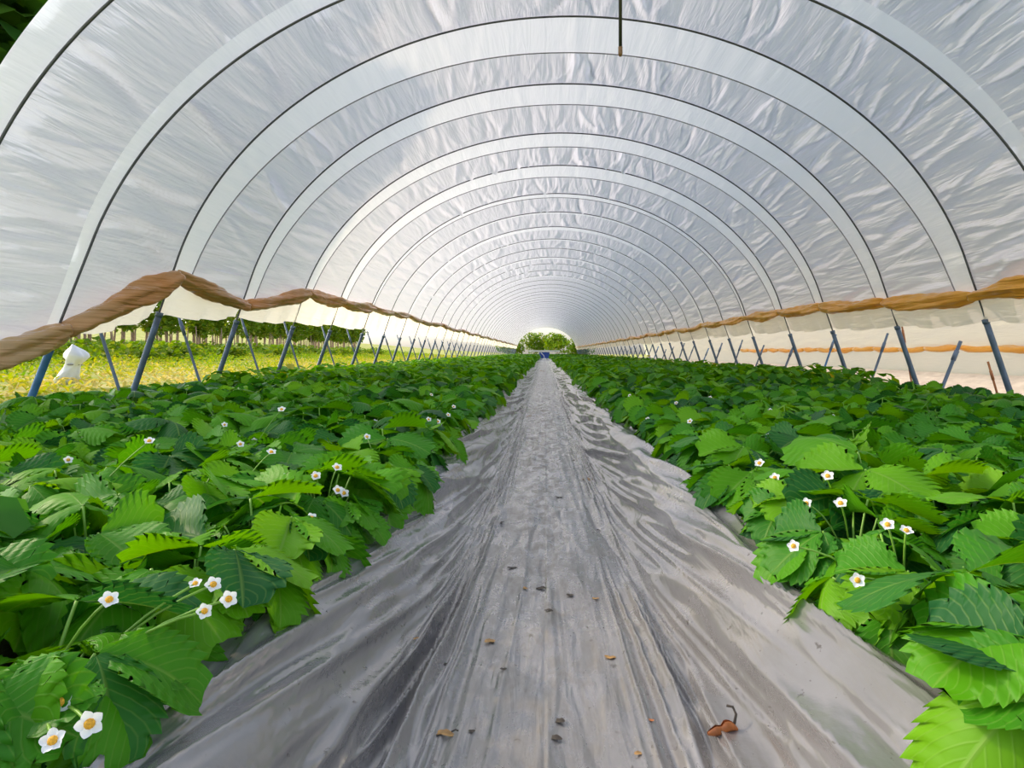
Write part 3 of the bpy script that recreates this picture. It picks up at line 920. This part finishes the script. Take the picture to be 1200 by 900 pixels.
# the thousands of plants beyond: one mass of leaves
def quad_leaves(P, yaw, tilt, size, rnd, fold=0.3, name='foliage', mat=None, aspect=0.85):
    """N leaflets, each two folded quads pairs (6 verts, 4 quads->2 quads per side)"""
    N = len(P)
    base = np.array([(0, 0, 0), (0.55, 0, 0), (1.0, 0, 0), (0.45, 0.5 * aspect, fold * 0.5), (0.95, 0.30 * aspect, fold * 0.3), (0.45, -0.5 * aspect, fold * 0.5), (0.95, -0.30 * aspect, fold * 0.3)])
    base[:, 0] -= 0.5
    ct, st = np.cos(tilt), np.sin(tilt)
    cy, sy = np.cos(yaw), np.sin(yaw)
    B = base[None] * size[:, None, None]
    x = B[..., 0] * ct[:, None] + B[..., 2] * st[:, None]
    z = -B[..., 0] * st[:, None] + B[..., 2] * ct[:, None]
    yv = B[..., 1]
    X = x * cy[:, None] - yv * sy[:, None]
    Y = x * sy[:, None] + yv * cy[:, None]
    V = np.stack([X, Y, z], -1) + P[:, None, :]
    f = np.array([(0, 1, 3, 3), (1, 2, 4, 3), (0, 5, 1, 1), (1, 5, 6, 2)])
    tri = np.array([(0, 1, 3), (1, 4, 3), (1, 2, 4), (0, 5, 1), (1, 5, 6), (1, 6, 2)])
    F = (tri[None] + (np.arange(N) * 7)[:, None, None]).reshape(-1, 3)
    return mesh_from(name, V.reshape(-1, 3), F, mat, uv=None, attr=np.repeat(rnd, 7))

r = np.random.default_rng(77)
P, yaw, tilt, size, rnd = [], [], [], [], []
for (py_, px_, side, ri) in spots:
    if (py_, px_, side, ri) in nearset or py_ < 0.5: continue
    if py_ <= Y_NEAR and not in_view(px_, py_): 
        if py_ < 0.9: continue
    n = 30 if py_ < 9 else (22 if py_ < 16 else (14 if py_ < 30 else 9))
    ds = 1.0 if py_ < 16 else (1.25 if py_ < 30 else 1.6)
    rad = 0.19 * np.sqrt(r.random(n)); an = r.random(n) * 2 * PI
    hh = 0.168 + (0.12 + 0.15 * r.random(n)) * (1 - 0.5 * (rad / 0.19) ** 2) + 0.02 * r.normal()
    P.append(np.stack([px_ + rad * np.cos(an), py_ + rad * np.sin(an), hh], -1))
    yaw.append(an + r.normal(0, 0.7, n)); tilt.append(0.2 + 1.2 * (rad / 0.19) * r.random(n))
    size.append(ds * r.uniform(0.075, 0.125, n))
    q = r.random(n) * 0.88
    if ri >= 7: q = q + 0.14 * (r.random(n) < 0.35)
    if py_ > 14: q = q * 0.9 + 0.08
    rnd.append(np.clip(q, 0, 1))
fol = obj('strawberry_foliage', quad_leaves(np.concatenate(P), np.concatenate(yaw), np.concatenate(tilt), np.concatenate(size), np.concatenate(rnd), mat=M['leaf_far']))
tag(fol, 'dense green strawberry leaves of the distant rows down the tunnel', 'foliage', kind='stuff')

# ------------------------------------------------------------------ hanging tube
yt = HOOPS[0][0]
tx, ttop = 89 / 800 * yt, None
zt = float(np.interp(tx - XC, PROF[len(PROF) // 2:, 0], PROF[len(PROF) // 2:, 1]))
zb = CAM_Z + (413 - 66) / 800 * yt
root = obj('hanging_tube', None, loc=(tx, yt, zb))
tag(root, 'thin dark tube hanging straight down from the roof near the ridge', 'tube')
obj('pipe', mesh_from('pipe', *tube([(0, 0, 0.04), (0, 0, (zt - zb) * 0.5), (0, 0, zt - zb - 0.024)], 0.0085, 10), M['tube']), root)
obj('end_cap', mesh_from('end_cap', *tube([(0, 0, 0), (0, 0, 0.012), (0, 0, 0.044)], [0.0065, 0.0105, 0.0105], 10), M['brass']), root)
obj('hook', mesh_from('hook', *tube([(0.026 * math.sin(a) * 0.8, 0.016 * math.cos(a), zt - zb - 0.013 + 0.0) for a in np.linspace(0, 2 * PI, 13)], 0.004, 5), M['tube']), root)

# ------------------------------------------------------------------ litter on the path
def curled_leaf(name, L, W, curl, seed, mat):
    nr, nc = 12, 8
    rr = random.Random(seed)
    V = []
    for i in range(nr):
        v = i / (nr - 1)
        w = W * math.sin(PI * (0.06 + 0.88 * v)) ** 0.8 * (1 - 0.35 * math.exp(-((v - 0.42) / 0.07) ** 2))
        for j in range(nc):
            u = -1 + 2 * j / (nc - 1)
            a = u * curl
            V.append((L * (v - 0.5), w * math.sin(a) / max(curl, .1) * 1.6, w * (1 - math.cos(a)) * 0.75 + 0.05 * L * math.sin(v * 6 + seed)))
    me_ = mesh_from(name, V, grid_faces(nr, nc), mat)
    return me_
def ground_at(px, py):
    d = CAM_Z * 800 / (py - 413)
    for _ in range(6):
        x_ = (px - 638) / 800 * d
        d = (CAM_Z - path_z(x_, d)) * 800 / (py - 413)
    x_ = (px - 638) / 800 * d
    return x_, d, path_z(x_, d)
x_, y_, z_ = ground_at(847, 862)
root = obj('dry_leaf', None, loc=(x_, y_, z_ + 0.003), rot=(0, 0, R(12)))
tag(root, 'curled reddish brown dead leaf on the right of the path', 'leaf')
obj('blade', curled_leaf('blade', 0.047, 0.0125, 2.75, 3, M['dry_leaf']), root)
obj('stem', mesh_from('stem', *tube([(0.018, 0.0, 0.012), (0.024, 0.006, 0.022), (0.022, 0.012, 0.030), (0.014, 0.016, 0.031)], [0.0022, 0.0020, 0.0018, 0.0022], 6), M['crumb']), root)
x_, y_, z_ = ground_at(520, 862)
root = obj('dry_leaf', None, loc=(x_, y_, z_ + 0.003), rot=(0, 0, R(-8)))
tag(root, 'small flat yellowish dead leaf on the left of the path', 'leaf')
obj('blade', curled_leaf('blade', 0.034, 0.006, 0.8, 5, M['dry_leaf2']), root)
obj('stem', mesh_from('stem', *tube([(0.012, 0, 0.004), (0.018, 0.003, 0.006), (0.022, 0.004, 0.004)], 0.0012, 5), M['crumb']), root)
CR = [(690, 563, 20, 'long dark scrap of leaf in the middle distance of the path'), (655, 583, 10, 'dark round scrap left of the long scrap on the path'),
      (613, 467, 9, None), (620, 488, 8, None), (658, 461, 9, None), (672, 540, 8, None), (637, 435, 9, None), (600, 666, 12, 'small dark twig on the mid path'),
      (668, 698, 9, None), (698, 702, 9, None), (634, 690, 12, None), (643, 716, 11, None), (574, 752, 13, None), (522, 779, 9, None), (590, 785, 8, None),
      (715, 771, 14, None), (655, 846, 14, None), (650, 866, 18, None), (748, 884, 10, None), (762, 845, 9, 'tiny orange scrap near the front of the path'), (553, 858, 8, None), (486, 760, 10, None), (587, 613, 8, None), (700, 622, 9, None), (614, 690, 9, None)]
for k, (px, py, w, lab) in enumerate(CR):
    x_, y_, z_ = ground_at(px, py)
    L = w * y_ / 800
    me_ = curled_leaf('leaf_scrap', L, L * (0.20 if k % 2 else 0.28), 0.45, k, M['dry_leaf'] if lab and 'orange' in lab else (M['crumb'] if k % 3 else M['dry_leaf2']))
    o = obj('leaf_scrap', me_, loc=(x_, y_, z_ + 0.002), rot=(0, 0, prs.uniform(-0.5, 0.5)))
    tag(o, lab or 'tiny dark scrap of dead leaf lying on the grey path film', 'scrap', 'scraps of dead leaf on the path')

# ------------------------------------------------------------------ far end: blue cart, bushes
yc = 56.0
root = obj('picking_cart', None, loc=(0.0, yc, 0.0))
tag(root, 'small blue cart with white tray rail at the far end of the path', 'cart')
obj('body', mesh_from('body', *box(-0.42, 0.42, -0.3, 0.3, 0.12, 0.62, 0.05), M['blue_cart'], smooth=False), root)
obj('tray', mesh_from('tray', *box(-1.25, 1.25, -0.35, 0.35, 0.64, 0.78, 0.03), M['white_paint'], smooth=False), root)
obj('handle', mesh_from('handle', *tube([(-0.3, -0.28, 0.6), (-0.05, -0.42, 0.35), (0.0, -0.45, 0.13)], 0.03, 8), M['white_paint']), root)
for sx in (-0.2, 0.2):
    for sy in (-0.22, 0.22):
        pts = [(sx - 0.02, sy, 0.115), (sx + 0.02, sy, 0.115)]
        obj('wheel', mesh_from('wheel', *tube(pts, 0.10, 14), M['rubber'], smooth=False), root)

def crown_mesh(name, n, rx, ry, rz, sz, mat, seed, lobes=6):
    r = np.random.default_rng(seed)
    c = r.normal(0, 0.45, (lobes, 3)); c[0] = 0
    w = r.integers(0, lobes, n)
    d = r.normal(0, 1, (n, 3)); d /= np.linalg.norm(d, axis=1)[:, None]
    p = c[w] * 0.8 + d * (0.35 + 0.3 * r.random(n) ** 0.5)[:, None]
    p = np.clip(p, -1.15, 1.15) * np.array([rx, ry, rz])
    return quad_leaves(p, r.random(n) * 6.28, r.uniform(-0.6, 1.2, n), r.uniform(0.7, 1.3, n) * sz, np.clip(r.normal(0.5, 0.25, n), 0, 1), name=name, mat=mat)
def woody(name, label, cat, loc, hgt, rx, rz, n, sz, mat, seed, group=None, stem_r=0.05, nst=3):
    root = obj(name, None, loc=loc)
    tag(root, label, cat, group)
    rr = random.Random(seed)
    parts = []
    for k in range(nst):
        a = k * 2.4
        parts.append(tube([(0.1 * rx * math.cos(a) * 0.3, 0.1 * rx * math.sin(a) * 0.3, -0.05), (0.15 * rx * math.cos(a), 0.15 * rx * math.sin(a), hgt * 0.5), (0.4 * rx * math.cos(a), 0.4 * rx * math.sin(a), hgt)], [stem_r, stem_r * 0.75, stem_r * 0.35], 6))
    obj('trunk' if stem_r > 0.06 else 'stem', mesh_from('trunk', *join(*parts), M['bark']), root)
    obj('crown', crown_mesh('crown', n, rx, rx, rz, sz, mat, seed), root, loc=(0, 0, hgt))
    return root
for k, (x_, yy_, hh, rx, lab) in enumerate([(-4.0, 84, 1.5, 1.9, 'round green bush outside the far end, left of the cart'), (-1.2, 86, 1.8, 1.9, 'green bush outside the far end, straight behind the cart'),
                                            (1.6, 82, 1.85, 1.8, 'yellow-green bush outside the far end, right of the cart'), (4.4, 85, 1.1, 1.9, 'green bush outside the far end, at the right edge of the opening')]):
    woody('garden_bush', lab, 'bush', (x_, yy_, 0), hh, rx, 1.25, 1900, 0.24, M['bush_leaf'], 40 + k, 'bushes outside the far end')

# ------------------------------------------------------------------ the field on the left
r = np.random.default_rng(99)
N = 70000
fy = 5 + 62 * r.random(N) ** 1.3
fx = -4.4 - 19 * r.random(N) ** 0.8
green = np.clip((-fx - 9.5) / 4, 0, 1)
hgt = 0.03 + 0.10 * r.random(N) + green * 0.20 * r.random(N) * (1 + np.sin(fy * 0.9) * np.sin(fx * 1.1))
P = np.stack([fx, fy, ground_z(fx) + hgt], -1)
band = np.exp(-((fx + 6.5) / 1.3) ** 2)
rn = np.clip(0.50 + 0.36 * band - 0.30 * green + 0.12 * np.sin(fy * 0.7 + fx) + r.normal(0, 0.17, N), 0, 1)
gme = quad_leaves(P, r.random(N) * 6.28, r.uniform(-0.9, 0.9, N), r.uniform(0.05, 0.15, N), rn, name='field_grass', mat=M['grass'], aspect=0.45)
tag(obj('field_grass', gme), 'yellow-green grass and straw covering the field on the left', 'grass', kind='stuff')
# low weeds along the left posts, catching the sun
N = 2600
fy = 4.2 + 30 * r.random(N) ** 1.4
fx = -3.2 - 0.75 * r.random(N)
P = np.stack([fx, fy, 0.10 + 0.20 * r.random(N)], -1)
wme = quad_leaves(P, r.random(N) * 6.28, r.uniform(-0.4, 1.0, N), r.uniform(0.05, 0.10, N), np.clip(r.normal(0.62, 0.18, N), 0, 1), name='verge_weeds', mat=M['grass'])
tag(obj('verge_weeds', wme), 'sunlit yellow-green weeds at the feet of the left posts', 'weeds', kind='stuff')

CROWNS = [crown_mesh('crown', 260, 0.62, 0.62, 0.55, 0.20, M['hedge'], 60 + k) for k in range(4)]
STEMS = []
for k in range(3):
    rr = random.Random(k)
    parts = []
    for j in range(5):
        a = rr.uniform(-0.22, 0.22); x0_ = j * 0.19 - 0.38; y0_ = rr.uniform(-.25, .25)
        parts.append(tube([(x0_, y0_, -0.1), (x0_ + a * 0.5, y0_, 0.6), (x0_ + a, y0_, 1.25)], [0.042, 0.036, 0.025], 6))
    STEMS.append(mesh_from('stem', *join(*parts), M['bark']))
k = 0
for (xr, y0, y1, step) in ((-17.0, 20.0, 62.0, 0.95),):
    yy_ = y0
    while yy_ < y1:
        x_ = xr + prs.uniform(-0.25, 0.25)
        root = obj('orchard_shrub', None, loc=(x_, yy_, float(ground_z(np.array(x_)))))
        if k == 0: lab = 'bare-stemmed leafy shrub nearest the camera in the row across the field'
        elif k < 20: lab = f'{ORD[k]} bare-stemmed shrub from the camera in the row across the field'
        else: lab = 'distant bare-stemmed shrub beyond the twentieth in the row across the field'
        tag(root, lab, 'shrub', 'row of shrubs across the field')
        obj('stem', STEMS[k % 3], root, rot=(0, 0, PI / 2 + prs.uniform(-0.4, 0.4)), scale=1.0)
        obj('crown', CROWNS[k % 4], root, loc=(0, 0, 1.25), rot=(0, 0, prs.uniform(0, 6)))
        obj('crown', CROWNS[(k + 1) % 4], root, loc=(0.1, 0.2, 1.95), rot=(0, 0, prs.uniform(0, 6)))
        k += 1
        yy_ += step * prs.uniform(0.8, 1.2)
WEEDC = [crown_mesh('leaves', 150, 0.55, 0.55, 0.30, 0.15, M['hedge'], 160 + k) for k in range(3)]
for k in range(70):
    yy_ = 11 + 40 * prs.random() ** 1.2
    x_ = prs.uniform(-15.8, -11.5)
    o = obj('low_shrub', WEEDC[k % 3], loc=(x_, yy_, float(ground_z(np.array(x_))) + 0.18), rot=(0, 0, prs.uniform(0, 6)), scale=prs.uniform(0.8, 1.4))
    tag(o, 'low green clump growing in front of the shrub row on the left', 'shrub', 'low clumps in the field')

# tree outside the front left corner
woody('tall_tree', 'dark green tree outside, just seen in the top left corner', 'tree', (-7.6, 6.7, 0.10), 5.0, 2.5, 2.6, 9000, 0.30, M['tree_leaf'], 5, None, 0.16, 3)

# white sack in the field
def sack():
    V = []
    nr, nc = 14, 18
    rr = random.Random(4)
    for i in range(nr):
        v = i / (nr - 1)
        # body, tied neck, puffed top
        w = [0.02, 0.14, 0.16, 0.15, 0.13, 0.11, 0.10, 0.11, 0.14, 0.16, 0.145, 0.11, 0.055, 0.005][i]
        cx = -0.07 + 0.34 * min(v, 0.62) - 0.22 * max(0, v - 0.7)
        for j in range(nc):
            a = 2 * PI * j / nc
            k_ = 1 + 0.20 * math.sin(3 * a + i * 0.5) + 0.12 * math.sin(5 * a - i * 0.8)
            V.append((cx + w * math.cos(a) * k_, w * 0.8 * math.sin(a) * k_, 0.62 * v))
    return mesh_from('body', V, grid_faces(nr, nc, True), M['white_sack'])
sy_ = 10.2
sx_ = (83 - 638) / 800 * sy_
root = obj('white_sack', None, loc=(sx_ - 0.05, sy_, float(ground_z(np.array(sx_))) + 0.0), rot=(0, 0, 0))
tag(root, 'crumpled white plastic sack, tied at the neck, in the field beside the blue post', 'sack')
obj('body', sack(), root)
obj('tie', mesh_from('tie', *tube([(0.105 + 0.100 * math.cos(a), 0.08 * math.sin(a), 0.315) for a in np.linspace(0, 2 * PI, 15)], 0.012, 6), M['cord']), root)
